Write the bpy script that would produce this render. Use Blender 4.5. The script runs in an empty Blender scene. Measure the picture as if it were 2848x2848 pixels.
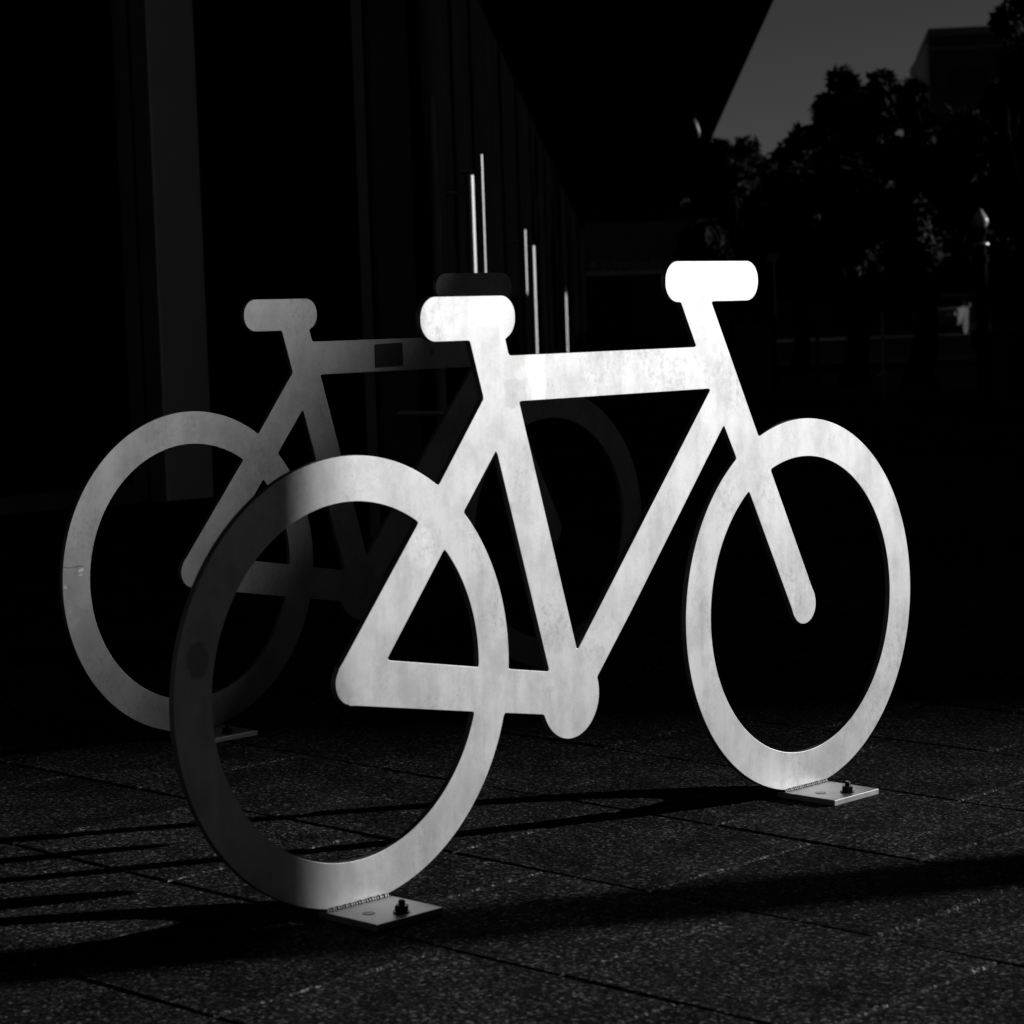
import bpy, bmesh, math, random
import numpy as np
from mathutils import Vector, Matrix
random.seed(7); rng = np.random.default_rng(7)
C = bpy.context.scene.collection
sc = bpy.context.scene
R = math.radians
# ------------------------------------------------------------------ camera
EYE = 0.8955
PITCH, ROLL = 0.0903092, -0.0180720
def basis(pitch, roll):
    fw = Vector((0, math.cos(pitch), -math.sin(pitch))); up = Vector((0, math.sin(pitch), math.cos(pitch))); rt = Vector((1, 0, 0))
    r2 = rt*math.cos(roll) + up*math.sin(roll); u2 = -rt*math.sin(roll) + up*math.cos(roll)
    return r2, u2, fw
CR, CU, CF = basis(PITCH, ROLL)
FPX = 6842.93*1932/2848            # focal length in 1932-wide pixels
CX, CY = 1425.2*1932/2848, 1436.5*1932/2848
cam = bpy.data.cameras.new('camera'); cob = bpy.data.objects.new('camera', cam); C.objects.link(cob)
cob.matrix_world = Matrix(((CR.x, CU.x, -CF.x, 0), (CR.y, CU.y, -CF.y, 0), (CR.z, CU.z, -CF.z, EYE), (0, 0, 0, 1)))
cam.sensor_fit = 'HORIZONTAL'; cam.sensor_width = 36; cam.lens = 36*6842.93/2848
cam.shift_x = -0.0004; cam.shift_y = 0.0044
cam.clip_start = 0.05; cam.clip_end = 2000
cam.dof.use_dof = True; cam.dof.focus_distance = 4.7; cam.dof.aperture_fstop = 10.5
sc.camera = cob
# ------------------------------------------------------------------ world, sun, exposure
SUN_AZ, SUN_EL = 17.3, 15.0        # azimuth from +X towards +Y
w = bpy.data.worlds.new('World'); sc.world = w; w.use_nodes = True
nt = w.node_tree; nt.nodes.clear()
sky = nt.nodes.new('ShaderNodeTexSky'); sky.sky_type = 'NISHITA'; sky.sun_disc = False
sky.sun_elevation = R(SUN_EL); sky.sun_rotation = R(90-SUN_AZ); sky.altitude = 50; sky.air_density = 1.0; sky.dust_density = 0.0
sep = nt.nodes.new('ShaderNodeSeparateColor'); mul = nt.nodes.new('ShaderNodeMath'); mul.operation = 'MULTIPLY'; mul.inputs[1].default_value = 0.10
com = nt.nodes.new('ShaderNodeCombineColor'); bg = nt.nodes.new('ShaderNodeBackground'); bg.inputs[1].default_value = 0.1
out = nt.nodes.new('ShaderNodeOutputWorld')
nt.links.new(sky.outputs[0], sep.inputs[0]); nt.links.new(sep.outputs[0], mul.inputs[0])   # black and white film behind a red filter
for i in range(3): nt.links.new(mul.outputs[0], com.inputs[i])
nt.links.new(com.outputs[0], bg.inputs[0]); nt.links.new(bg.outputs[0], out.inputs[0])
sl = bpy.data.lights.new('sun', 'SUN'); sl.energy = 3.3; sl.angle = R(0.53); sl.color = (1, 1, 1)
so = bpy.data.objects.new('sun', sl); C.objects.link(so)
SUND = Vector((math.cos(R(SUN_EL))*math.cos(R(SUN_AZ)), math.cos(R(SUN_EL))*math.sin(R(SUN_AZ)), math.sin(R(SUN_EL))))
so.rotation_euler = SUND.to_track_quat('Z', 'Y').to_euler(); so.location = SUND*30
sc.view_settings.view_transform = 'Standard'; sc.view_settings.look = 'None'; sc.view_settings.exposure = 0.0; sc.view_settings.gamma = 1
sc.render.engine = 'CYCLES'; sc.render.resolution_x = sc.render.resolution_y = 1024

# ------------------------------------------------------------------ the street's own level frame (the pavement falls about one degree)
TR, TU, TF = basis(0.0807, -0.0335)
Bc = Matrix(((CR.x, CU.x, CF.x), (CR.y, CU.y, CF.y), (CR.z, CU.z, CF.z)))
Bt = Matrix(((TR.x, TU.x, TF.x), (TR.y, TU.y, TF.y), (TR.z, TU.z, TF.z)))
TM = (Bc @ Bt.transposed()).to_4x4(); TM.translation = Vector((0, 0, EYE))      # level frame -> scene, origin at the eye
def at(px, py, Y):
    """point (level frame, origin at the eye) seen at pixel px, py (1932 wide) at forward distance Y"""
    d = TF + TR*((px-CX)/FPX) - TU*((py-CY)/FPX)
    return d*(Y/d.y)
ROADZ = -1.15
# ------------------------------------------------------------------ helpers
def tag(o, label=None, cat=None, group=None, kind=None):
    if label: o['label'] = label
    if cat: o['category'] = cat
    if group: o['group'] = group
    if kind: o['kind'] = kind
    return o
def empty(name, M=None, **k):
    o = bpy.data.objects.new(name, None); C.objects.link(o); o.empty_display_size = .2
    if M is not None: o.matrix_world = M
    return tag(o, **k)
def mesh(name, verts, faces, mat, parent=None, M=None, smooth=False):
    me = bpy.data.meshes.new(name)
    me.from_pydata([tuple(v) for v in verts], [], faces); me.update()
    me.materials.append(mat)
    if smooth:
        for p in me.polygons: p.use_smooth = True
    o = bpy.data.objects.new(name, me); C.objects.link(o)
    if parent: o.parent = parent
    if M is not None: o.matrix_local = M
    return o
class MB:
    def __init__(s): s.v = []; s.f = []
    def box(s, a, b):
        n = len(s.v); (x0, y0, z0), (x1, y1, z1) = a, b
        s.v += [(x0,y0,z0),(x1,y0,z0),(x1,y1,z0),(x0,y1,z0),(x0,y0,z1),(x1,y0,z1),(x1,y1,z1),(x0,y1,z1)]
        s.f += [(n,n+3,n+2,n+1),(n+4,n+5,n+6,n+7),(n,n+1,n+5,n+4),(n+1,n+2,n+6,n+5),(n+2,n+3,n+7,n+6),(n+3,n,n+4,n+7)]
        return s
    def prism(s, pts, z0, z1):
        n = len(s.v); k = len(pts)
        s.v += [(x, y, z0) for x, y in pts]+[(x, y, z1) for x, y in pts]
        s.f += [tuple(range(n+k-1, n-1, -1)), tuple(range(n+k, n+2*k))]+[(n+i, n+(i+1) % k, n+k+(i+1) % k, n+k+i) for i in range(k)]
        return s
    def tube(s, pts, rad, seg=12, cap=True):
        pts = [Vector(p) for p in pts]; n0 = len(s.v)
        rs = rad if isinstance(rad, (list, tuple)) else [rad]*len(pts)
        for i, p in enumerate(pts):
            t = (pts[min(i+1, len(pts)-1)]-pts[max(i-1, 0)]).normalized()
            a = t.cross(Vector((0.31, 0.17, 1)) if abs(t.z) < .9 else Vector((1, 0.1, 0))).normalized(); b = t.cross(a)
            for k in range(seg):
                q = p+(a*math.cos(2*math.pi*k/seg)+b*math.sin(2*math.pi*k/seg))*rs[i]; s.v.append(tuple(q))
        for i in range(len(pts)-1):
            for k in range(seg):
                s.f.append((n0+i*seg+k, n0+i*seg+(k+1) % seg, n0+(i+1)*seg+(k+1) % seg, n0+(i+1)*seg+k))
        if cap:
            s.f.append(tuple(n0+k for k in range(seg))[::-1]); s.f.append(tuple(n0+(len(pts)-1)*seg+k for k in range(seg)))
        return s
    def lathe(s, prof, c=(0, 0, 0), seg=24):
        return s.tube([(c[0], c[1], c[2]+z) for r_, z in prof], [r_ for r_, z in prof], seg)
    def build(s, name, mat, parent=None, M=None, smooth=False):
        return mesh(name, s.v, s.f, mat, parent, M, smooth)
def bevel(o, wd, seg=2):
    bm = bmesh.new(); bm.from_mesh(o.data)
    bmesh.ops.recalc_face_normals(bm, faces=bm.faces)
    bmesh.ops.bevel(bm, geom=[e for e in bm.edges if len(e.link_faces) == 2 and e.calc_face_angle() > .5], offset=wd, segments=seg, affect='EDGES', profile=.6)
    bm.to_mesh(o.data); bm.free(); return o
# ------------------------------------------------------------------ materials (all grey: the photograph is black and white)
def newmat(name):
    m = bpy.data.materials.new(name); m.use_nodes = True; n = m.node_tree
    return m, n, n.nodes['Principled BSDF']
def simple(name, g, rough=.7, metal=0., spec=.5, noise=.25, scale=6., bump=0.):
    m, n, b = newmat(name); b.inputs['Metallic'].default_value = metal; b.inputs['Roughness'].default_value = rough; b.inputs['Specular IOR Level'].default_value = spec
    t = n.nodes.new('ShaderNodeTexCoord'); x = n.nodes.new('ShaderNodeTexNoise'); x.inputs['Scale'].default_value = scale; x.inputs['Detail'].default_value = 6
    mr = n.nodes.new('ShaderNodeMapRange'); mr.inputs[1].default_value = .25; mr.inputs[2].default_value = .75
    mr.inputs[3].default_value = g*(1-noise); mr.inputs[4].default_value = g*(1+noise)
    n.links.new(t.outputs['Object'], x.inputs['Vector']); n.links.new(x.outputs[0], mr.inputs[0])
    n.links.new(mr.outputs[0], b.inputs['Base Color'])
    r_ = n.nodes.new('ShaderNodeMapRange'); r_.inputs[3].default_value = max(rough-.06, 0); r_.inputs[4].default_value = min(rough+.06, 1)
    n.links.new(x.outputs[0], r_.inputs[0]); n.links.new(r_.outputs[0], b.inputs['Roughness'])
    if bump:
        bp = n.nodes.new('ShaderNodeBump'); bp.inputs['Strength'].default_value = bump; bp.inputs['Distance'].default_value = .01
        n.links.new(x.outputs[0], bp.inputs['Height']); n.links.new(bp.outputs[0], b.inputs['Normal'])
    return m
def plate_metal(name, g, rough, streak, blot, seed, marks=()):
    """brushed aluminium plate: rolled grain, water streaks, smudges, pits and scratches"""
    m, n, b = newmat(name); L = n.links; b.inputs['Metallic'].default_value = 1.0
    t = n.nodes.new('ShaderNodeTexCoord')
    def noise(sx, sz, det=4, off=0, ro=.5):
        mp = n.nodes.new('ShaderNodeMapping'); mp.inputs['Scale'].default_value = (sx, 1, sz); mp.inputs['Location'].default_value = (seed+off, seed*1.7, off)
        x = n.nodes.new('ShaderNodeTexNoise'); x.inputs['Scale'].default_value = 1; x.inputs['Detail'].default_value = det; x.inputs['Roughness'].default_value = ro
        L.new(t.outputs['Object'], mp.inputs[0]); L.new(mp.outputs[0], x.inputs['Vector']); return x.outputs[0]
    def mr(s, a0, a1, b0, b1):
        x = n.nodes.new('ShaderNodeMapRange'); x.interpolation_type = 'SMOOTHSTEP'
        for i, v in enumerate((a0, a1, b0, b1)): x.inputs[i+1].default_value = v
        L.new(s, x.inputs[0]); return x.outputs[0]
    def mth(op, a, c_):
        x = n.nodes.new('ShaderNodeMath'); x.operation = op
        for i, v in enumerate((a, c_)):
            if isinstance(v, (int, float)): x.inputs[i].default_value = v
            else: L.new(v, x.inputs[i])
        return x.outputs[0]
    st = mr(noise(45, 3.5, 5, 0), .42, .72, 1, 1-streak)        # vertical run marks
    st2 = mr(noise(15, 11, 7, 3, .7), .36, .68, 1.04, 1-blot)     # soft blotches
    fine = mr(noise(420, 260, 2, 9), .3, .7, .97, 1.03)
    grain = noise(1200, 22, 2, 5)
    pits = mr(noise(230, 170, 1, 14), .71, .78, 1, .7)
    mp = n.nodes.new('ShaderNodeMapping'); mp.inputs['Rotation'].default_value = (0, .7, 0); mp.inputs['Scale'].default_value = (9, 1, 220); mp.inputs['Location'].default_value = (seed, 0, 2)
    sx = n.nodes.new('ShaderNodeTexNoise'); sx.inputs['Scale'].default_value = 1; sx.inputs['Detail'].default_value = 1
    L.new(t.outputs['Object'], mp.inputs[0]); L.new(mp.outputs[0], sx.inputs['Vector'])
    scr = mr(sx.outputs[0], .77, .80, 1, .8)
    v = mth('MULTIPLY', mth('MULTIPLY', st, st2), mth('MULTIPLY', fine, mth('MULTIPLY', pits, scr)))
    mp2 = n.nodes.new('ShaderNodeMapping'); mp2.inputs['Rotation'].default_value = (0, -1.1, 0); mp2.inputs['Scale'].default_value = (14, 1, 330); mp2.inputs['Location'].default_value = (seed*2, 0, 7)
    sy = n.nodes.new('ShaderNodeTexNoise'); sy.inputs['Scale'].default_value = 1; sy.inputs['Detail'].default_value = 1
    L.new(t.outputs['Object'], mp2.inputs[0]); L.new(mp2.outputs[0], sy.inputs['Vector'])
    v = mth('MULTIPLY', v, mr(sy.outputs[0], .76, .79, 1, 1.25))
    # speckled grime that gathers in some places only
    gr = mth('MULTIPLY', mr(noise(95, 80, 5, 21, .75), .44, .68, 0, 1), mr(noise(7, 7, 3, 30), .45, .68, 0, .24))
    v = mth('MULTIPLY', v, mth('SUBTRACT', 1, gr))
    sxyz = n.nodes.new('ShaderNodeSeparateXYZ'); L.new(t.outputs['Object'], sxyz.inputs[0])
    wob = mth('MULTIPLY', mth('SUBTRACT', noise(60, 60, 4, 11), .5), .016)
    for mx, mz, hx, hz_, rnd, gain in marks:      # worn or stained spots with a shape of their own
        dx = mth('DIVIDE', mth('ABSOLUTE', mth('SUBTRACT', mth('ADD', sxyz.outputs[0], wob), mx), 0), hx)
        dz = mth('DIVIDE', mth('ABSOLUTE', mth('SUBTRACT', mth('ADD', sxyz.outputs[2], wob), mz), 0), hz_)
        if rnd: d_ = mth('SQRT', mth('ADD', mth('MULTIPLY', dx, dx), mth('MULTIPLY', dz, dz)), 0)
        else: d_ = mth('MAXIMUM', dx, dz)
        v = mth('MULTIPLY', v, mr(d_, .85, 1.12, gain, 1))
    L.new(mth('MULTIPLY', v, g), b.inputs['Base Color'])
    rr = mth('ADD', mth('MULTIPLY', mth('SUBTRACT', noise(9, 5, 5, 7), .5), .16), rough)
    L.new(rr, b.inputs['Roughness'])
    bp = n.nodes.new('ShaderNodeBump'); bp.inputs['Strength'].default_value = .12; bp.inputs['Distance'].default_value = .0006
    L.new(grain, bp.inputs['Height']); L.new(bp.outputs[0], b.inputs['Normal'])
    return m
def paver_mat():
    m, n, b = newmat('exposed aggregate paver'); L = n.links
    t = n.nodes.new('ShaderNodeTexCoord')
    vo = n.nodes.new('ShaderNodeTexVoronoi'); vo.inputs['Scale'].default_value = 230
    sp = n.nodes.new('ShaderNodeSeparateColor'); L.new(t.outputs['Object'], vo.inputs['Vector']); L.new(vo.outputs['Color'], sp.inputs[0])
    cr = n.nodes.new('ShaderNodeValToRGB'); e = cr.color_ramp.elements
    e[0].position = 0; e[0].color = (.006, .006, .006, 1); e[1].position = 1; e[1].color = (.15, .15, .15, 1)
    for p_, g in ((.45, .013), (.75, .026), (.93, .065)):
        q = e.new(p_); q.color = (g, g, g, 1)
    L.new(sp.outputs[0], cr.inputs[0])
    x = n.nodes.new('ShaderNodeTexNoise'); x.inputs['Scale'].default_value = 7; x.inputs['Detail'].default_value = 6
    L.new(t.outputs['Object'], x.inputs['Vector'])
    mr = n.nodes.new('ShaderNodeMapRange'); mr.inputs[1].default_value = .3; mr.inputs[2].default_value = .7; mr.inputs[3].default_value = .55; mr.inputs[4].default_value = 1.5
    L.new(x.outputs[0], mr.inputs[0])
    at_ = n.nodes.new('ShaderNodeAttribute'); at_.attribute_name = 'tone'
    m1 = n.nodes.new('ShaderNodeVectorMath'); m1.operation = 'SCALE'; L.new(cr.outputs[0], m1.inputs[0]); L.new(mr.outputs[0], m1.inputs['Scale'])
    m2 = n.nodes.new('ShaderNodeVectorMath'); m2.operation = 'SCALE'; L.new(m1.outputs[0], m2.inputs[0]); L.new(at_.outputs['Fac'], m2.inputs['Scale'])
    L.new(m2.outputs[0], b.inputs['Base Color']); b.inputs['Roughness'].default_value = .95; b.inputs['Specular IOR Level'].default_value = .02
    x2 = n.nodes.new('ShaderNodeTexNoise'); x2.inputs['Scale'].default_value = 120; x2.inputs['Detail'].default_value = 3; L.new(t.outputs['Object'], x2.inputs['Vector'])
    bp = n.nodes.new('ShaderNodeBump'); bp.inputs['Strength'].default_value = .75; bp.inputs['Distance'].default_value = .003
    L.new(x2.outputs[0], bp.inputs['Height']); L.new(bp.outputs[0], b.inputs['Normal'])
    return m
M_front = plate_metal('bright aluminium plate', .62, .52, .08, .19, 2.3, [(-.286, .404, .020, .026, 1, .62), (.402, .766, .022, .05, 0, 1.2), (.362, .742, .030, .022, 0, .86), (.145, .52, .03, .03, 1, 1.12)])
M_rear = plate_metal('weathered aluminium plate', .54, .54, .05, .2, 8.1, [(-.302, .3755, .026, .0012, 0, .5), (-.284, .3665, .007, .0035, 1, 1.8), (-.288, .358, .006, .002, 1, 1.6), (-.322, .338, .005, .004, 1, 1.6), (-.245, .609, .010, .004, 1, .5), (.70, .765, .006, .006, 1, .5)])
M_edge_shade = simple('shade-dark plate edge', .28, .6, 1, noise=.25, scale=60)  # edges coloured darker than the faces, standing in for shade
M_weld = simple('weld metal', .33, .6, 1, noise=.2, scale=120)
M_base1 = simple('galvanised base plate', .31, .55, 1, noise=.25, scale=25)
M_bolt = simple('dark oiled bolt', .03, .5, 1, noise=.3, scale=90)
M_stick = simple('dark weathered sticker', .045, .65, 0, noise=.4, scale=60)
M_paver = paver_mat()
M_bed = simple('paving bed', .012, .9, noise=.3, scale=40)
M_asph = simple('asphalt', .009, .9, noise=.35, scale=3, bump=.3, spec=.2)
M_kerb = simple('kerb stone', .035, .85, noise=.3, scale=9)
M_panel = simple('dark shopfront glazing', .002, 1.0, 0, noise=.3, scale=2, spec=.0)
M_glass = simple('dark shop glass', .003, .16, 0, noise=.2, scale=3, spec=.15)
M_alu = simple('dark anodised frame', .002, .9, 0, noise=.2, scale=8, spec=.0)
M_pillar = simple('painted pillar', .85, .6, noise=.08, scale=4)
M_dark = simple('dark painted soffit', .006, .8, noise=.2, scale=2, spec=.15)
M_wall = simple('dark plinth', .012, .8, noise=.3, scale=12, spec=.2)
M_ss = simple('stainless tube', .5, .5, 1, noise=.06, scale=20)
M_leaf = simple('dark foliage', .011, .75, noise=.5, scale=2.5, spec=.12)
M_bark = simple('bark', .008, .9, noise=.4, scale=14, bump=.3, spec=.0)
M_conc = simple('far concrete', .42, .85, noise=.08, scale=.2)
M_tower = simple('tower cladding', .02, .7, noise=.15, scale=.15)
M_black = simple('black powder coat', .005, .9, noise=.2, scale=20, spec=.03)
M_blocker = simple('shade blocker wall', .06, .85, noise=.2, scale=.5)
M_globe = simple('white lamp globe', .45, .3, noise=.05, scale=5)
M_paint = simple('pale car paint', .10, .3, noise=.03, scale=2)
M_tyre = simple('tyre rubber', .012, .8, noise=.2, scale=10)
M_chrome = simple('bright metal trim', .8, .2, 1, noise=.05, scale=10)
M_sign = simple('dim sign lettering', .35, .7, noise=.05, scale=10)
M_signbg = simple('dark fascia', .09, .7, noise=.2, scale=1)

# ------------------------------------------------------------------ setting: ground, road, pavement
def ring(name, a, b, mat, kind='structure'):
    o = mesh(name, a, b, mat); tag(o, kind=kind); return o
g = mesh('road', [(-600, -400, ROADZ), (900, -400, ROADZ), (900, 1400, ROADZ), (-600, 1400, ROADZ)], [(0, 1, 2, 3)], M_asph, None, TM); tag(g, kind='structure')
PHI = 0.81206
e1 = np.array([math.cos(PHI), math.sin(PHI)]); e2 = np.array([math.sin(PHI), -math.cos(PHI)])
# paving bed: a slab edged by the kerb; tiles on top in running bond
X0, X1, Y0, Y1 = -14., 7.6, -8., 20.3
s = MB().box((X0, Y0, -1.2), (X1, Y1, -.012)); o = s.build('pavement_bed', M_bed); tag(o, kind='structure')
V = []; F = []; T = []
TA, TB, J = .42, .41, .0022
for ia in range(-22, 62):
    a0 = 2.763+TA*(ia-4)
    off = -1.946+(TB/2 if (ia-4) % 2 else 0)+TB
    for ib in range(-42, 32):
        b0 = off+TB*ib
        c_ = e1*(a0+TA/2)+e2*(b0+TB/2)
        if not (X0+.02 < c_[0] < X1-.02 and Y0+.02 < c_[1] < Y1-.02): continue
        if c_[0] > .6*abs(c_[1])+3.5 or c_[0] < -.4*abs(c_[1])-4: continue
        hz = rng.normal(0, .0006); tx, ty = rng.normal(0, .0032, 2)
        n = len(V); bv = .0034; ja = J+rng.normal(0, .0003)
        pts = []
        for (ins, z) in ((0, -.03), (0, -.0025), (bv, 0)):
            for sa, sb in ((0, 0), (1, 0), (1, 1), (0, 1)):
                a = a0+ja+ins+sa*(TA-2*ja-2*ins); b = b0+ja+ins+sb*(TB-2*ja-2*ins)
                q = e1*a+e2*b
                pts.append((q[0], q[1], z+hz+tx*(a-a0-TA/2)+ty*(b-b0-TB/2)-.0008))
        V += pts; F.append((n+8, n+11, n+10, n+9))
        for l in (0, 4):
            for k in range(4): F.append((n+l+k, n+l+4+k, n+l+4+(k+1) % 4, n+l+(k+1) % 4))
        tn = float(np.clip(rng.normal(1.1, .2), .65, 1.6)); rim_gain = float(rng.uniform(.9, 2.1)); T += [tn]*4+[tn*rim_gain*x_ for x_ in rng.uniform(.7, 1.3, 4)]+[tn*1.05]*4  # bevel rims get their own random tone, mostly lighter than the face
o = mesh('pavement', V, F, M_paver); tag(o, kind='structure')
at_ = o.data.attributes.new('tone', 'FLOAT', 'POINT'); at_.data.foreach_set('value', T)
k = MB().box((X0-.15, Y1+.003, -1.2), (X1+.15, Y1+.16, .002)); k.box((X1+.003, Y0, -1.2), (X1+.15, Y1-.003, .002))
o = k.build('kerb', M_kerb); bevel(o, .01); tag(o, kind='structure')
# lower steps / far kerbs across the road
for yy, zz, nm in ((23.2, -.98, 'kerb'), (26.5, -.93, 'kerb')):
    o = MB().box((-4, yy, ROADZ-.05), (26, yy+.3, zz)).build(nm, M_kerb, None, TM); bevel(o, .01); tag(o, kind='structure')
o = MB().box((-2, 44, ROADZ-.05), (60, 47, ROADZ+.13)).build('far_pavement', M_kerb, None, TM); tag(o, kind='structure')

# ------------------------------------------------------------------ bicycle shaped racks
def sdf_seg(P, a, b, r0):
    a = np.array(a); b = np.array(b); ab = b-a; t = np.clip(((P-a)@ab)/(ab@ab), 0, 1)
    return np.linalg.norm(P-a-t[..., None]*ab, axis=-1)-r0
def sdf_poly(P, poly):
    poly = np.array(poly); n = len(poly); d = np.full(P.shape[:-1], 1e9); s_ = np.ones(P.shape[:-1])
    j = n-1
    for i in range(n):
        e = poly[j]-poly[i]; ww = P-poly[i]
        tt = np.clip((ww@e)/(e@e), 0, 1); b = ww-tt[..., None]*e; d = np.minimum(d, (b**2).sum(-1))
        c1 = P[..., 1] >= poly[i][1]; c2 = P[..., 1] < poly[j][1]; c3 = e[0]*ww[..., 1] > e[1]*ww[..., 0]
        s_ = np.where((c1 & c2 & c3) | (~c1 & ~c2 & ~c3), -s_, s_); j = i
    return s_*np.sqrt(d)
def sdf_rr(P, cx, cy, hx, hy, r):
    q = np.abs(P-np.array([cx, cy]))-np.array([hx-r, hy-r])
    return np.linalg.norm(np.maximum(q, 0), axis=-1)+np.minimum(q.max(-1), 0)-r
LW = 1.0917; WR, WI = .330, .263; CUT = -.3265
hg = .0035
us = np.arange(-.345, 1.44, hg); vs = np.arange(-.345, .62, hg)
GU, GV = np.meshgrid(us, vs, indexing='ij'); P = np.stack([GU, GV], -1)
def rg(cu):
    r_ = np.hypot(GU-cu, GV); return np.maximum(r_-WR, WI-r_)
shapes = [rg(0), rg(LW),
    sdf_poly(P, [(.2569,.4886),(.3355,.4886),(.3636,.3927),(.4887,-.0109),(.53,-.05),(.45,-.10),(.4223,-.0369),(.3110,.3195),(.2847,.400)]),     # seat tube
    sdf_poly(P, [(.30,.4635),(.83,.4640),(.85,.3927),(.32,.3920)]),                                                        # top tube
    sdf_poly(P, [(.2847,.400),(.3110,.3195),(.2387,.2321),(.0697,.0240),(.027,-.019),(-.0265,.0215),(.1857,.2759)]),       # seat stay
    sdf_seg(P, (0, 0), (.001, .001), .0335),
    sdf_poly(P, [(.0697,.0240),(.2635,-.0100),(.4223,-.0369),(.46,-.06),(.43,-.105),(.4063,-.1035),(.2494,-.0775),(-.006,-.0335),(0,.02)]), # chain stay
    sdf_seg(P, (.4725, -.0840), (.473, -.0835), .0670),                                                                    # bottom bracket
    sdf_poly(P, [(.8348,.3927),(.4887,-.0109),(.44,-.07),(.5371,-.0585),(.6222,.0379),(.869,.3293),(.88,.40)]),            # down tube
    sdf_poly(P, [(.759,.5375),(.8389,.5390),(.9653,.3045),(1.0000,.2418),(1.1225,.0150),(1.0625,-.0165),(.9381,.2097),(.8690,.3293)]),      # head tube and fork
    sdf_seg(P, (1.0917, 0), (1.0920, -.0005), .0342),
    sdf_rr(P, (.1535+.358)/2, (.4884+.5557)/2, (.358-.1535)/2, (.5557-.4884)/2, .0318),                                    # saddle
    sdf_rr(P, (.7191+.967)/2, (.5388+.6068)/2, (.967-.7191)/2, (.6068-.5388)/2, .0320)]                                    # handlebar
D = shapes[0]
def smin(a, b, k):
    h = np.clip(.5+.5*(b-a)/k, 0, 1); return b*(1-h)+a*h-k*h*(1-h)
for s_ in shapes[1:]: D = smin(D, s_, .0035)
D = np.maximum(D, CUT-GV)
def contours(D, us, vs):
    nx, ny = D.shape; pts = {}; nxt = {}
    def ed(i, j, d):      # d 0: edge along u, 1: along v
        k = (i, j, d)
        if k not in pts:
            a = D[i, j]; b = D[i+1, j] if d == 0 else D[i, j+1]; t = a/(a-b)
            pts[k] = (us[i]+t*(us[i+1]-us[i]), vs[j]) if d == 0 else (us[i], vs[j]+t*(vs[j+1]-vs[j]))
        return k
    S = D < 0
    act = np.argwhere((S[:-1, :-1].astype(int)+S[1:, :-1]+S[:-1, 1:]+S[1:, 1:]) % 4 != 0)
    for i, j in act:
        c_ = (S[i, j]*1)+(S[i+1, j]*2)+(S[i+1, j+1]*4)+(S[i, j+1]*8)
        b_ = lambda: ed(i, j, 0); r_ = lambda: ed(i+1, j, 1); t_ = lambda: ed(i, j+1, 0); l_ = lambda: ed(i, j, 1)
        tb = {1: [(l_, b_)], 2: [(b_, r_)], 3: [(l_, r_)], 4: [(r_, t_)], 5: [(l_, b_), (r_, t_)], 6: [(b_, t_)], 7: [(l_, t_)], 8: [(t_, l_)],
              9: [(t_, b_)], 10: [(b_, r_), (t_, l_)], 11: [(t_, r_)], 12: [(r_, l_)], 13: [(r_, b_)], 14: [(b_, l_)]}[int(c_)]
        for a, b in tb: nxt[a()] = b()
    loops = []
    while nxt:
        k0 = next(iter(nxt)); lp = []; k = k0
        while k in nxt:
            lp.append(pts[k]); k = nxt.pop(k)
        if len(lp) > 12: loops.append(lp)
    return loops
loops = contours(D, us, vs)
TH = .0105
cu = bpy.data.curves.new('plate_outline', 'CURVE'); cu.dimensions = '2D'; cu.fill_mode = 'BOTH'; cu.extrude = TH/2-.0007; cu.bevel_depth = .0007; cu.bevel_resolution = 1; cu.offset = -.0007
for lp in loops:
    sp = cu.splines.new('POLY'); sp.points.add(len(lp)-1); sp.use_cyclic_u = True
    for i, (a, b) in enumerate(lp): sp.points[i].co = (a, b, 0, 1)
tmp = bpy.data.objects.new('tmp', cu); C.objects.link(tmp)
bpy.context.view_layer.update()
plate_me = bpy.data.meshes.new_from_object(tmp.evaluated_get(bpy.context.evaluated_depsgraph_get()))
bpy.data.objects.remove(tmp); bpy.data.curves.remove(cu)
plate_me.name = 'bicycle_plate'
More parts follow.
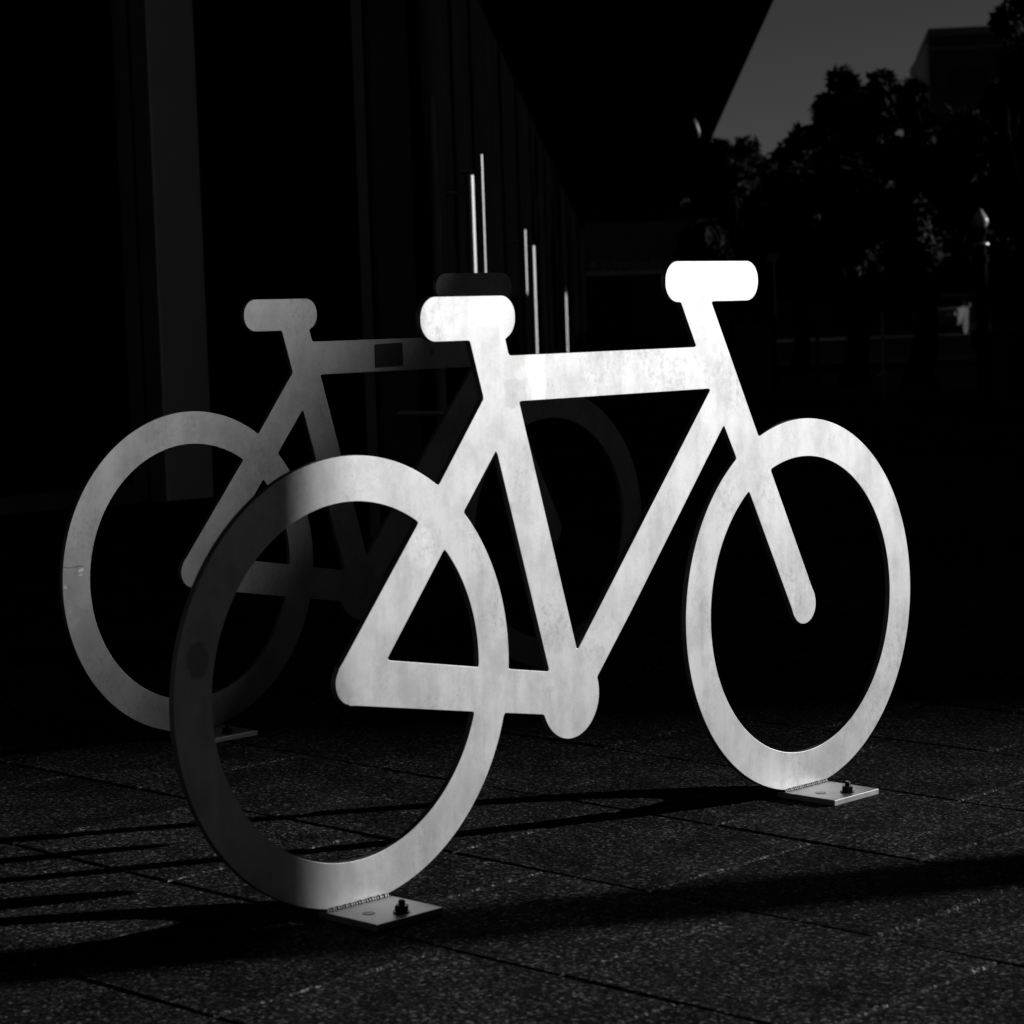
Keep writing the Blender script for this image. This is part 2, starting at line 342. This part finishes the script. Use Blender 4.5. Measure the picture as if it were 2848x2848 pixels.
# local frame of a rack: x along the plate, y away from the camera side, z up; plate front face at y = 0
plate_me.transform(Matrix(((1,0,0,0),(0,0,-1,TH/2),(0,1,0,0),(0,0,0,1))))
HUB = .3375
plate_me.transform(Matrix.Translation((0, 0, HUB)))
print('plate', len(loops), len(plate_me.polygons))
def rack(loc, label, mat, bmat, worn):
    root = empty('bicycle_rack', Matrix.Translation(loc) @ Matrix.Rotation(PHI, 4, 'Z'), label=label, cat='bicycle rack', group='bicycle shaped racks on the pavement')
    me = plate_me.copy(); me.materials.clear(); me.materials.append(mat); me.materials.append(M_edge_shade)
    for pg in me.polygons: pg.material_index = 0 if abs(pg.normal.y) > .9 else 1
    o = bpy.data.objects.new('bicycle_plate', me); C.objects.link(o); o.parent = root
    for cu_ in (0, LW):
        b = MB().box((-.068, -.113, 0), (.064, TH, .0105)).build('base_plate', bmat, root, Matrix.Translation((cu_, 0, 0))); bevel(b, .0012)
        # anchor bolt: washer, hexagonal nut, threaded stud
        mb = MB(); mb.lathe([(.0125, 0), (.0125, .002)], (0, 0, 0), 20); mb.lathe([(.0095, .002), (.0105, .003), (.0105, .010), (.0095, .0115)], (0, 0, 0), 6)
        prof = []
        for i in range(4): prof += [(.0052, .0115+i*.0018), (.0046, .0124+i*.0018)]
        mb.lathe(prof+[(.0035, .0195)], (0, 0, 0), 14)
        mb.build('anchor_bolt', M_bolt, b, Matrix.Translation((.004, -.088, .0105)) @ Matrix.Rotation(.06, 4, 'X'))
        MB().lathe([(.0095, 0), (.0095, .0006)], (-.030, -.055, .0105), 20).build('bolt_hole', M_bolt, b)
        # weld bead: overlapping little ripples
        mb = MB(); x = -.062
        while x < .060:
            r_ = .0034+random.uniform(-.0006, .0008)
            mb.tube([(x-r_, -.0012, .0112), (x-.3*r_, -.0012, .0112), (x+.3*r_, -.0012, .0112), (x+r_, -.0012, .0112)], [r_*.35, r_, r_, r_*.35], 8); x += .0052
        mb.build('weld_bead', M_weld, b, smooth=True)
    return root
ZB = 0.0
r1 = rack((-.2366272, 3.5379155, ZB), 'bright sunlit bicycle shaped metal rack standing in front', M_front, M_base1, 0)
r2 = rack((-.6576607, 5.0346266, ZB), 'dull half shaded bicycle shaped metal rack behind the bright one', M_rear, M_base1, 1)
st = MB().box((.526, -.0006, HUB+.4010), (.611, -.0001, HUB+.4525)).build('sticker', M_stick, r2); st['label'] = 'dark square sticker on the top tube'
for v_ in st.data.vertices: v_.co.z += (.002 if v_.co.x > .58 else 0)

# ------------------------------------------------------------------ shop building on the left (level frame)
def XL(Y): return -.85+.047*Y                      # glass line of the long receding front
GZ = -.72                                          # foot of the glazing, just above the pavement
bld = empty('shop_building', TM, label='long dark shop building with glass doors under a deep flat canopy', cat='building')
YS, YE = 8.3, 60.
# plinth and floor slab under the glass
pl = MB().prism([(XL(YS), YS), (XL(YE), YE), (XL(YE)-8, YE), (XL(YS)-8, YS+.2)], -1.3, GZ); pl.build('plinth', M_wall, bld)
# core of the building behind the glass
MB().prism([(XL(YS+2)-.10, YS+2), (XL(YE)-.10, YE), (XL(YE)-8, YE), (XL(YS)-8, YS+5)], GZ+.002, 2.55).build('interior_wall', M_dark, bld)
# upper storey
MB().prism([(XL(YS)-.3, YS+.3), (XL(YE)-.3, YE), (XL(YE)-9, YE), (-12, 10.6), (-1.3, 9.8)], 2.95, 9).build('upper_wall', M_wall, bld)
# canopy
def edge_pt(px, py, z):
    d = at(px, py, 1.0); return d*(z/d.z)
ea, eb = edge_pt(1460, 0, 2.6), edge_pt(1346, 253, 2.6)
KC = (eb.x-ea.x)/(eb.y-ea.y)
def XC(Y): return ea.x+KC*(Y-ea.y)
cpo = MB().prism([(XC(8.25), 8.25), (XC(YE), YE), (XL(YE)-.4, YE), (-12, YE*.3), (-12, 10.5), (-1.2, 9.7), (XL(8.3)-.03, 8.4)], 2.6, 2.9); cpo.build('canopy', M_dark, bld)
# shop fronts: glass bays with frames and doors
yy = YS+.05; bay = 0
handle_spots = [(885, 330, 12.3, 1.5), (906, 291, 13.3, .8), (988, 433, 18.9, 1.1), (1003, 463, 20.6, 1.7), (1063, 500, 30.6, 1.9), (1077, 508, 34.2, .7), (1097, 519, 42., 1.2)]
ends = [8.35, 9.2, 10.6, 12.9, 14.6, 18.2, 21.0, 24.2, 28.5, 32.2, 35.8, 39.5, 43.5, 49, 54, 60]
bays = []
for y0, y1 in zip(ends[:-1], ends[1:]):
    dd = any(y0 < h[2] < y1 for h in handle_spots)
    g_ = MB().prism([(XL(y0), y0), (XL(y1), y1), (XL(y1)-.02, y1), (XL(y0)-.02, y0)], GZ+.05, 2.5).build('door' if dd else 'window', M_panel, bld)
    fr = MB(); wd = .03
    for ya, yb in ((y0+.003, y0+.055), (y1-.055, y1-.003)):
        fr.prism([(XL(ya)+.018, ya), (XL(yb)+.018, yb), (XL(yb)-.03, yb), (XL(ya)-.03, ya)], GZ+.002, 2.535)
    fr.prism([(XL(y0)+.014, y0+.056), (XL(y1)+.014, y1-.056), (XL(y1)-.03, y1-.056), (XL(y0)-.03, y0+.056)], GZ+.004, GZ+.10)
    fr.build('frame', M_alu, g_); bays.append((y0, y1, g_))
for px, py, Y, f_ in handle_spots:
    par = [b for b in bays if b[0] < Y < b[1]][0][2]
    top = at(px, py, Y); bot = -.52
    hb = MB().tube([(top.x, Y, bot), (top.x, Y, top.z-.002), (top.x, Y, top.z)], [.0155*f_, .0155*f_, .0135*f_], 14)
    xg = XL(Y)+.002
    for zz in (top.z-.09, bot+.09): hb.tube([(xg, Y+.012, zz), (top.x, Y, zz)], .0085, 10)
    hb.build('handle', M_ss if Y < 32 else M_globe, par)  # farthest ones in a paler material, making up for lost sunlight
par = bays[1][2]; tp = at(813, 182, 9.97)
MB().tube([(tp.x, 9.97, GZ+.1), (tp.x-.004, 9.97, -.1), (tp.x+.004, 9.97, .35), (tp.x, 9.97, tp.z)], [.022, .022, .02, .012], 12).build('handle', M_globe, par)  # pale bar standing in for a blurred reflection in the glass
M_clad = simple('grey column cladding', .10, .8, noise=.15, scale=4, spec=.1)
cl = MB().prism([(XL(8.36)+.03, 8.36), (XL(9.9)+.03, 9.9), (XL(9.9)-.01, 9.9), (XL(8.36)-.01, 8.36)], GZ+.11, 2.0).build('column_cladding', M_clad, bld)
MB().prism([(XL(8.36)+.03, 8.362), (XL(9.9)+.03, 9.9), (XL(9.9)-.01, 9.9), (XL(8.36)-.01, 8.362)], 2.012, 2.53).build('column_cladding', M_clad, bld)
# corner profile where the long front begins
x_ = XL(YS)
MB().box((x_-.02, YS-.03, GZ), (x_+.012, YS+.04, 2.5)).build('corner_post', simple('grey corner profile', .2, .6), bld)
# low push rail beside the entrance
q0 = at(745, 781, 8.9); q1 = at(842, 780, 9.05)
MB().tube([q0, q0.lerp(q1, .5), q1], .011, 12).tube([q0+Vector((0, .02, 0)), q0+Vector((0, .25, 0))], .009, 8).tube([q1+Vector((0, 0, .001)), Vector((XL(9.05), 9.1, q1.z))], .008, 8).build('push_rail', M_ss, bld)
# front-on part: big window, painted pillar, recessed entrance
pa = at(365, 943, 8.8)                               # foot of the pillar
dirv = Vector((math.cos(R(38)), math.sin(R(38)), 0))
def W(tt, back=0.): return (pa.x+dirv.x*tt-dirv.y*back, pa.y+dirv.y*tt+dirv.x*back)
zs = pa.z
def wall(t0, t1, f0, b0, z0, z1): return [W(t0, f0), W(t1, f0), W(t1, b0), W(t0, b0)], z0, z1
MB().prism(*wall(-6, .12, .0, .3, -1.4, zs-.004)).build('sill_wall', M_wall, bld)
pil = MB().prism(*wall(-.085, .105, .03, .25, zs, 2.6)); o = pil.build('pillar', M_pillar, bld); bevel(o, .004); o['label'] = 'pale painted pillar beside the left window'
wn = MB().prism(*wall(-6, -.17, .10, .12, zs+.05, 2.55)).build('window', M_glass, bld)
fr = MB(); fr.prism(*wall(-.135, -.09, .04, .2, zs, 2.58)); fr.prism(*wall(-.185, -.15, .06, .2, zs, 2.58)); fr.prism(*wall(-6, -.186, .05, .2, zs, zs+.06))
fr.build('frame', simple('grey window frame', .16, .5), wn)
MB().prism(*wall(-6, .1, .302, .5, -1.4, 2.6)).build('back_wall', M_dark, bld)
qa = W(.10, .6)
MB().prism([W(.093, .1), (XL(YS)-.04, YS+1.3), (XL(YS)-.3, YS+1.6), W(.093, .6)], GZ, 2.6).build('entrance_glass', M_glass, bld)

# ------------------------------------------------------------------ far shop across the end of the arcade, with its sign
far = empty('far_shop', TM @ Matrix.Translation((3.2, 78, ROADZ)), label='low dark shop at the far end of the arcade with faint lettering', cat='shop')
MB().box((-7, 0, 0), (5.2, 9, 4.6)).build('wall', M_wall, far)
fs = MB().box((-6.5, -.25, 2.55), (4.7, -.004, 4.0)).build('fascia', M_signbg, far)
MB().box((-4.6, -.32, 2.36), (4.8, -.255, 2.50)).build('trim', simple('pale fascia trim', .4, .7), fs)
for i in range(5):
    w_ = MB().box((-5.6+i*2.1, -.05, .25), (-3.8+i*2.1, -.004, 2.25)).build('window', M_glass, far)
tc = bpy.data.curves.new('lettering', 'FONT'); tc.body = 'Kathmandu'; tc.size = .5; tc.extrude = .02; tc.align_x = 'CENTER'
to = bpy.data.objects.new('tmp', tc); C.objects.link(to); bpy.context.view_layer.update()
tm = bpy.data.meshes.new_from_object(to.evaluated_get(bpy.context.evaluated_depsgraph_get())); bpy.data.objects.remove(to)
tm.materials.clear(); tm.materials.append(M_sign)
o = bpy.data.objects.new('lettering', tm); C.objects.link(o); o.parent = fs
pt = at(1182, 503, 77.7); o.matrix_local = Matrix.Translation((pt.x-3.2, -.30, pt.z-ROADZ-.1)) @ Matrix.Rotation(R(90), 4, 'X')

# ------------------------------------------------------------------ trees
def leafy(blobs, nclump, leaf, seed, hull=.75):
    """whorls of narrow leaves spread through a set of ellipsoids: returns verts, faces"""
    r_ = np.random.default_rng(seed); Vs = []; Fs = []; vol = np.array([b[3]**2.2 for b in blobs]); vol = vol/vol.sum()
    n = 0
    for bi, b in enumerate(blobs):
        m = int(nclump*vol[bi])+6
        d = r_.normal(size=(m, 3)); d /= np.linalg.norm(d, axis=1)[:, None]
        rad = b[3]*(r_.random(m)**(1/3.2))*(1+.17*r_.normal(size=m)); rad = np.clip(rad, 0, b[3]*1.35)
        cs = np.array(b[:3])+d*rad[:, None]*np.array([1, 1, .95])
        for c_, dd in zip(cs, d):
            k = r_.integers(7, 12); ax = dd+np.array([0, 0, .7])+r_.normal(0, .4, 3); ax /= np.linalg.norm(ax)
            t1 = np.cross(ax, [0.3, .5, .8]); t1 /= np.linalg.norm(t1); t2 = np.cross(ax, t1)
            for i in range(k):
                a = 2*math.pi*i/k+r_.normal(0, .3); ll = leaf*r_.uniform(.7, 1.25)
                out_ = t1*math.cos(a)+t2*math.sin(a); dr = out_*.9+ax*r_.uniform(-.25, .6); dr /= np.linalg.norm(dr)
                sd = np.cross(dr, ax); sd /= (np.linalg.norm(sd)+1e-9); sd = sd*ll*.19
                p0 = c_+ax*r_.uniform(-.3, .3)*leaf
                Vs += [p0, p0+dr*ll*.5+sd, p0+dr*ll-ax*ll*.15, p0+dr*ll*.5-sd]; Fs.append((n, n+1, n+2, n+3)); n += 4
    return Vs, Fs
def tree(pxblobs, Y, trunkpx, label, seed, nclump, leaf=.17, depth=1.0, tr=.16, group='street trees behind the lamp post'):
    r_ = random.Random(seed)
    base = at(trunkpx, 690, Y); base.z = ROADZ
    root = empty('tree', TM @ Matrix.Translation(base), label=label, cat='tree', group=group)
    bl = []
    for px, py, rr in pxblobs:
        Yb = Y+r_.uniform(-.9, .9)*depth; q = at(px, py, Yb)-base; bl.append((q.x, q.y, q.z, rr/FPX*Yb*.93))
    top = sum((Vector(b[:3])*b[3] for b in bl), Vector())/sum(b[3] for b in bl)
    fork = Vector((top.x*.3, top.y*.3, min(2.3, top.z*.5)))
    mb = MB().tube([(0, 0, -.1), (0, 0, .25), fork*.5+Vector((.05, 0, 0)), fork], [tr*1.5, tr, tr*.85, tr*.7], 12)
    tk = mb.build('trunk', M_bark, root, smooth=True)
    br = MB()
    for b in bl:
        c_ = Vector(b[:3]); mid = fork.lerp(c_, .5)+Vector((r_.uniform(-.2, .2), r_.uniform(-.2, .2), .15))
        br.tube([fork-Vector((0, 0, .1)), mid, c_, c_+Vector((0, 0, b[3]*.5))], [tr*.5, tr*.3, tr*.14, .012], 7)
        for k_ in range(4):
            d = Vector((r_.gauss(0, 1), r_.gauss(0, 1), r_.gauss(.5, 1))).normalized()*b[3]*.9
            br.tube([c_-Vector((0, 0, b[3]*.2)), c_+d*.5+Vector((0, 0, .05)), c_+d], [tr*.12, tr*.07, .008], 5)
    br.build('branches', M_bark, root, smooth=True)
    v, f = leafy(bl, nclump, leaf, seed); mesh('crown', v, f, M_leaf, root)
    return root
tree([(1352,283,18),(1322,300,30),(1290,340,35),(1362,292,18),(1404,288,26),(1436,318,22),(1385,345,40),(1340,360,40),(1425,385,42),(1370,430,55),(1330,470,50),(1420,470,50),(1390,530,45)], 52, 1395, 'small round tree at the left end of the row, beside the canopy edge', 11, 2800, .2)
tree([(1512,268,24),(1487,300,27),(1520,310,34),(1475,350,35),(1525,370,55),(1470,430,50),(1540,450,65),(1470,510,50),(1560,520,50)], 43, 1510, 'rounded dark tree second from the left of the row', 12, 2800, .19)
tree([(1587,152,19),(1600,185,26),(1565,205,26),(1560,245,30),(1612,230,34),(1665,155,17),(1668,182,24),(1650,195,22),(1590,290,45),(1680,232,16),(1650,290,42),(1600,360,60),(1680,370,70),(1600,450,60),(1690,470,70),(1630,530,50)], 36, 1612, 'tall dark tree with two leafy tips rising in the middle of the row', 13, 4400, .18, tr=.2)
tree([(1722,172,16),(1720,205,22),(1737,235,26),(1760,290,50),(1712,300,36),(1830,270,55),(1790,360,70),(1870,350,75),(1720,420,60),(1800,450,55),(1730,510,50)], 33, 1735, 'broad dark tree in front of the tall building', 14, 4400, .18, tr=.2)
tree([(1912,22,18),(1896,40,17),(1935,55,32),(1925,120,30),(1975,30,50),(1960,150,60),(1915,200,50),(1990,260,80),(1930,300,60),(1920,400,50),(1990,420,70)], 27, 1960, 'tall dark tree cut by the right edge of the picture', 15, 3600, .16, tr=.18)

# ------------------------------------------------------------------ tall building behind the trees
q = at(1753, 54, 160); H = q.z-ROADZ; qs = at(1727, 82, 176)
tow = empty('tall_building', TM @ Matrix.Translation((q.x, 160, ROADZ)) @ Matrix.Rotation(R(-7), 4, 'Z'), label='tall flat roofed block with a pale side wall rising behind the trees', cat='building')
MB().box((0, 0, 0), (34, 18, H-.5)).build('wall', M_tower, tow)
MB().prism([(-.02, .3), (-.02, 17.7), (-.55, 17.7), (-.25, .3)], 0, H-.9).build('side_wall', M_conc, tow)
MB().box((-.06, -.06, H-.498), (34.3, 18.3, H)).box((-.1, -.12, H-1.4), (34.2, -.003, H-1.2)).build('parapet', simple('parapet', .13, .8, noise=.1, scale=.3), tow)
for r0 in range(5):
    wb = MB()
    for c0 in range(10): wb.box((1.2+c0*3.2, -.06, 2+r0*3.1), (3.6+c0*3.2, -.003, 3.7+r0*3.1))
    wb.build('window_band', M_glass, tow)

bs = empty('shop_row', TM @ Matrix.Translation((9, 112, ROADZ)), label='long low dark shop row closing the street behind the trees', cat='building')
MB().box((0, 0, 0), (70, 10, 5.2)).build('wall', M_tower, bs); MB().box((-.3, -.4, 5.203), (70.3, 10.3, 5.6)).build('roof', M_dark, bs)
for i in range(14): MB().box((1+i*4.9, -.05, .3), (4.9+i*4.9, -.003, 3.1)).build('window', M_glass, bs)
MB().box((.2, -1.8, 3.4), (69.8, -.003, 3.55)).build('awning', M_dark, bs)

# ------------------------------------------------------------------ lamp, posts, cabinet
YL = 24.; gq = at(1850, 430, YL)
lp_ = empty('lamp_post', TM @ Matrix.Translation((gq.x, YL, ROADZ)), label='black lamp post with a pale teardrop globe on top', cat='lamp post')
zt = gq.z-ROADZ
MB().lathe([(.10, 0), (.10, .12), (.075, .16), (.062, .3), (.058, zt-.35), (.075, zt-.33), (.075, zt-.27), (.05, zt-.25), (.045, zt-.08), (.07, zt-.05), (.07, zt-.002)], (0, 0, 0), 20).build('post', M_black, lp_, smooth=False)
hgl = .19
MB().lathe([(.045, 0), (.070, .03), (.078, .06), (.070, .095), (.045, .13), (.026, .16), (.010, .18), (.002, hgl)], (0, 0, zt), 24).build('globe', M_globe, lp_, smooth=True)
MB().lathe([(.060, 0), (.080, .01), (.080, .03), (.06, .04)], (0, 0, zt-.18), 24).build('collar', M_ss, lp_, smooth=True)
def ground_true(px, py):
    """where the pavement plane (scene z = 0) is hit by pixel px, py"""
    d = CF+CR*((px-CX)/FPX)-CU*((py-CY)/FPX); t = -EYE/d.z; return Vector((d.x*t, d.y*t, 0))
TRm = TM.to_3x3().to_4x4()
b0 = ground_true(1668, 757)
pp = empty('railing_post', Matrix.Translation(b0) @ TRm, label='slim steel post with a clamp standing on the pavement edge', cat='post')
MB().tube([(0, 0, -.03), (0, 0, .62), (-.004, 0, .70)], [.012, .012, .009], 12).build('tube', M_ss, pp, smooth=False)
MB().lathe([(.017, 0), (.022, .01), (.022, .06), (.017, .075)], (.004, 0, .17), 14).box((-.05, -.008, .20), (-.018, .008, .215)).build('clamp', M_ss, pp)
b1 = ground_true(1905, 772)
cb = empty('utility_cabinet', Matrix.Translation(b1) @ TRm, label='dark metal utility cabinet on the pavement at the right edge', cat='cabinet')
o = MB().box((-.09, 0, 0), (.75, .45, .53)).build('body', simple('cabinet paint', .03, .6), cb); bevel(o, .01)
MB().box((-.11, -.02, .532), (.77, .47, .56)).build('lid', M_black, cb)
MB().box((.0, -.012, .06), (.28, -.002, .48)).build('door', M_black, cb)
b2 = ground_true(1425, 748)
kc = empty('notice_stand', Matrix.Translation(b2) @ TRm, label='low dark notice stand left of the slim steel post', cat='stand')
MB().box((-.16, 0, .02), (.16, .03, .62)).build('board', M_signbg, kc); MB().box((-.185, -.01, 0), (-.162, .04, .66)).box((.162, -.01, 0), (.185, .04, .66)).build('frame', M_alu, kc)
for px, py, lab, h_ in ((1545, 752, 'thin dark post on the pavement left of the slim steel post', .55), (1752, 764, 'thin dark post on the pavement right of the slim steel post', .5)):
    bq = ground_true(px, py); tp_ = empty('railing_post', Matrix.Translation(bq) @ TRm, label=lab, cat='post')
    MB().tube([(0, 0, -.03), (0, 0, h_), (0, 0, h_+.01)], [.016, .016, .010], 12).lathe([(.03, 0), (.03, .01)], (0, 0, 0), 12).build('tube', M_kerb, tp_)
# three bright round-topped bollards far down the street
for i, (px, lab) in enumerate(((1835, 'leftmost of the three tiny pale bollards by the far car'), (1841, 'middle one of the three tiny pale bollards by the far car'), (1866, 'rightmost of the three tiny pale bollards, right of the lamp post'))):
    p3 = at(px, 617, 62); b = empty('bollard', TM @ Matrix.Translation((p3.x, 62, ROADZ)), label=lab, cat='bollard', group='pale bollards far down the street')
    MB().lathe([(.05, 0), (.05, p3.z-ROADZ-.12)], (0, 0, 0), 12).build('post', M_black, b)
    MB().lathe([(.055, -.118), (.07, -.08), (.07, .03), (.05, .08), (.015, .10)], (0, 0, p3.z-ROADZ), 14).build('cap', M_globe, b, smooth=True)
# small spotlight at the canopy edge, and a pale plate in the trees
sp_ = at(1311, 243, 31)
fx = empty('spotlight', TM @ Matrix.Translation(sp_), label='small pale spotlight hanging near the canopy edge', cat='spotlight')
MB().tube([(0, 0, 2.6-sp_.z), (0, 0, .1)], .012, 8).build('stem', M_black, fx)
MB().tube([(-.02, 0, .12), (-.01, 0, .04), (.02, 0, -.05), (.03, 0, -.11)], [.03, .055, .05, .03], 14).build('housing', simple('pale enamel', .13, .5), fx, smooth=True)
s2 = at(1458, 487, 30)
fx = empty('street_sign', TM @ Matrix.Translation((s2.x, 30, ROADZ)), label='small pale sign plate on a thin pole in front of the left trees', cat='sign')
MB().tube([(0, 0, 0), (0, 0, s2.z-ROADZ)], .02, 8).build('pole', M_black, fx)
MB().box((-.075, -.05, s2.z-ROADZ-.045), (.07, -.03, s2.z-ROADZ+.045)).build('plate', simple('sign plate', .3, .6), fx)

# ------------------------------------------------------------------ cars
def car(M, label, paint):
    root = empty('parked_car', M, label=label, cat='car', group='cars parked in the street beyond')
    prof = [(-2.1,.35),(-2.12,.62),(-2.0,.92),(-1.15,1.0),(-.55,1.42),(.75,1.46),(1.55,1.02),(2.05,.92),(2.12,.6),(2.1,.33)]
    V = []; F = []; n = len(prof)
    for sgn, inset in ((-1, 0), (1, 0)):
        for x, z in prof:
            wy = .86 if z < 1.1 else .66
            V.append((x, sgn*wy, z))
    F.append(tuple(range(n))[::-1]); F.append(tuple(range(n, 2*n)))
    for i in range(n): F.append((i, (i+1) % n, n+(i+1) % n, n+i))
    b = mesh('body', V, F, paint, root)
    bm = bmesh.new(); bm.from_mesh(b.data); bmesh.ops.recalc_face_normals(bm, faces=bm.faces)
    bmesh.ops.bevel(bm, geom=bm.edges[:], offset=.05, segments=2, affect='EDGES'); bm.to_mesh(b.data); bm.free()
    for sgn in (-1, 1):
        MBx = MB()
        for q in ([(-1.0,1.04),(-.5,1.36),(.02,1.38),(.02,1.04)], [(.10,1.04),(.10,1.38),(.70,1.38),(1.36,1.04)]):
            n0 = len(MBx.v)
            for o_ in (.012, -.03):
                MBx.v += [(x, sgn*((.86+(.66-.86)*(z-1.0)/.44)+o_), z) for x, z in q]
            MBx.f += [(n0,n0+1,n0+2,n0+3),(n0+7,n0+6,n0+5,n0+4)]+[(n0+i,n0+4+i,n0+4+(i+1)%4,n0+(i+1)%4) for i in range(4)]
        MBx.build('side_window', M_glass, root)
    def pane(xa, za, xb, zb, nm):
        d = Vector((xb-xa, 0, zb-za)); nrm = Vector((-d.z, 0, d.x)).normalized()*.012
        if nrm.z < 0: nrm = -nrm
        v = []
        for o_ in (1, -1):
            v += [Vector((xa, -.74, za))+nrm*o_, Vector((xa, .74, za))+nrm*o_, Vector((xb, .6, zb))+nrm*o_, Vector((xb, -.6, zb))+nrm*o_]
        mesh(nm, v, [(0,1,2,3),(7,6,5,4),(0,4,5,1),(1,5,6,2),(2,6,7,3),(3,7,4,0)], M_glass, root)
    pane(-1.08, 1.05, -.62, 1.385, 'windscreen'); pane(1.46, 1.07, .84, 1.42, 'rear_window')
    for x in (-1.3, 1.3):
        for y in (-.80, .80):
            wv = MB().tube([(0, -.10, 0), (0, .10, 0)], .32, 20).build('wheel', M_tyre, root, Matrix.Translation((x, y, .32)))
            MB().tube([(0, -.115, 0), (0, .115, 0)], .19, 16).build('rim', M_chrome, wv)
    for y in (-.62, .62):
        MB().box((-2.15, y-.16, .66), (-2.05, y+.16, .80)).build('headlight', M_globe, root)
        MB().box((2.05, y-.14, .70), (2.14, y+.14, .84)).build('tail_light', M_stick, root)
        MB().box((-.95, y*1.5-.09 if y > 0 else y*1.5-.02, 1.0), (-.80, y*1.5+.02 if y > 0 else y*1.5+.09, 1.13)).build('mirror', paint, root)
    return root
cq = at(1798, 626, 92)
car(TM @ Matrix.Translation((cq.x, 92, ROADZ)) @ Matrix.Rotation(R(62), 4, 'Z'), 'pale car parked far away under the trees, left of the lamp post', M_paint)
cq = at(1206, 622, 100)
car(TM @ Matrix.Translation((cq.x, 100, ROADZ)) @ Matrix.Rotation(R(80), 4, 'Z'), 'dark car parked at the far end of the arcade', simple('dark car paint', .03, .35))

# ------------------------------------------------------------------ shade casters towards the sun, right of the picture: a post and added blockers
hz = Vector((math.cos(R(SUN_AZ)), math.sin(R(SUN_AZ)), 0)); perp = Vector((-math.sin(R(SUN_AZ)), math.cos(R(SUN_AZ)), 0))
def sunpos(s_, L): return perp*s_+hz*L
u_ = -.255; c0 = Vector((-.2366+.688*u_, 3.538+.7257*u_, 0)); s0 = c0.dot(perp)
p1 = sunpos(s0, c0.dot(hz)+8.0)
pz = empty('street_post', Matrix.Translation(p1), label='thick round steel post right of the picture towards the sun', cat='post')
MB().lathe([(.13, 0), (.13, .03), (.102, .05), (.102, 4.2), (.02, 4.26)], (0, 0, .002), 32).build('shaft', M_alu, pz)
MB().lathe([(.16, 0), (.16, .012)], (0, 0, -.001+.003), 24).build('foot', M_alu, pz)
# unseen spire added far towards the sun: its slanted edge lays a wide soft penumbra over the rear rack
SC, LS = 7.97, 100.
pc = sunpos(SC, LS)
ch = empty('penumbra_spire', Matrix.Translation((pc.x, pc.y, -1.2)), label='unseen tower with a steep spire, added far towards the sun to cast soft shade', cat='shade blocker')
ZA = 28.0+7.0; RB = 3.3
def spr(z): return max((ZA-z)*RB/7.0, .03)
MB().tube([(0, 0, 21.5), (0, 0, ZA)], [spr(21.5), .03], 48).build('spire', M_blocker, ch)
hb_ = spr(21.5)
MB().box((-hb_, -hb_, 0), (hb_, hb_, 21.49)).build('tower', M_blocker, ch)
for i in range(3):
    MB().box((-hb_-.05, -.8, 4+i*6), (-hb_-.003, .8, 7+i*6)).build('window', M_dark, ch)
MB().tube([(0, 0, ZA-.1), (0, 0, ZA+1.2)], .05, 8).build('finial', M_black, ch)
# long unseen wall, added to shade the ground but leave the doors sunlit
ga = sunpos(8.6, 7.8); gb = sunpos(19.5, 11.5)
gw = MB().prism([(ga.x, ga.y), (ga.x+.25, ga.y), (gb.x+.25, gb.y), (gb.x, gb.y)], -1.2, 2.3).build('shade_wall', simple('pale reflector wall', .5, .85, noise=.1))  # pale, to give the shaded rear rack something light to reflect
tag(gw, 'unseen wall added right of the picture to shade the ground', 'wall')
# low town buildings added unseen beyond the right edge: they block the bright low sky and shade the street
def town(x, y0, y1, h, label, dep=10):
    o = empty('shade_house', TM @ Matrix.Translation((x, y0, ROADZ)), label=label, cat='building', group='unseen buildings added to block light right of the picture')
    MB().box((0, 0, 0), (dep, y1-y0-.05, h)).build('wall', M_blocker, o)
    MB().box((-.2, -.02, h+.003), (dep+.2, y1-y0-.03, h+.3)).build('roof', M_dark, o)
    nb = int((y1-y0)/4)
    for i in range(nb): MB().box((-.04, 1+i*4, 1.), (-.003, 3+i*4, 2.8)).build('window', M_glass, o)
town(30, 24, 44, 7.8, 'nearer unseen low building added to shade the street')
town(30.5, 44, 62, 8.2, 'middle unseen low building added to shade the street')
town(30, 62, 80, 7.9, 'farther unseen low building added to shade the street')
town(30.5, 98, 135, 7.8, 'unseen low building beyond the sunlit gap, added to shade the street')
town(30.5, 81, 93, 7.5, 'small unseen low building past the others, added to shade the street')
town(62, -2, 17, 24.0, 'unseen wide building added to block the low sky')
town(62, -32, -2, 20, 'second unseen wide building added to block the low sky')
town(60, -70, -32, 18, 'third unseen wide building added to block the low sky')
bpy.context.view_layer.update()
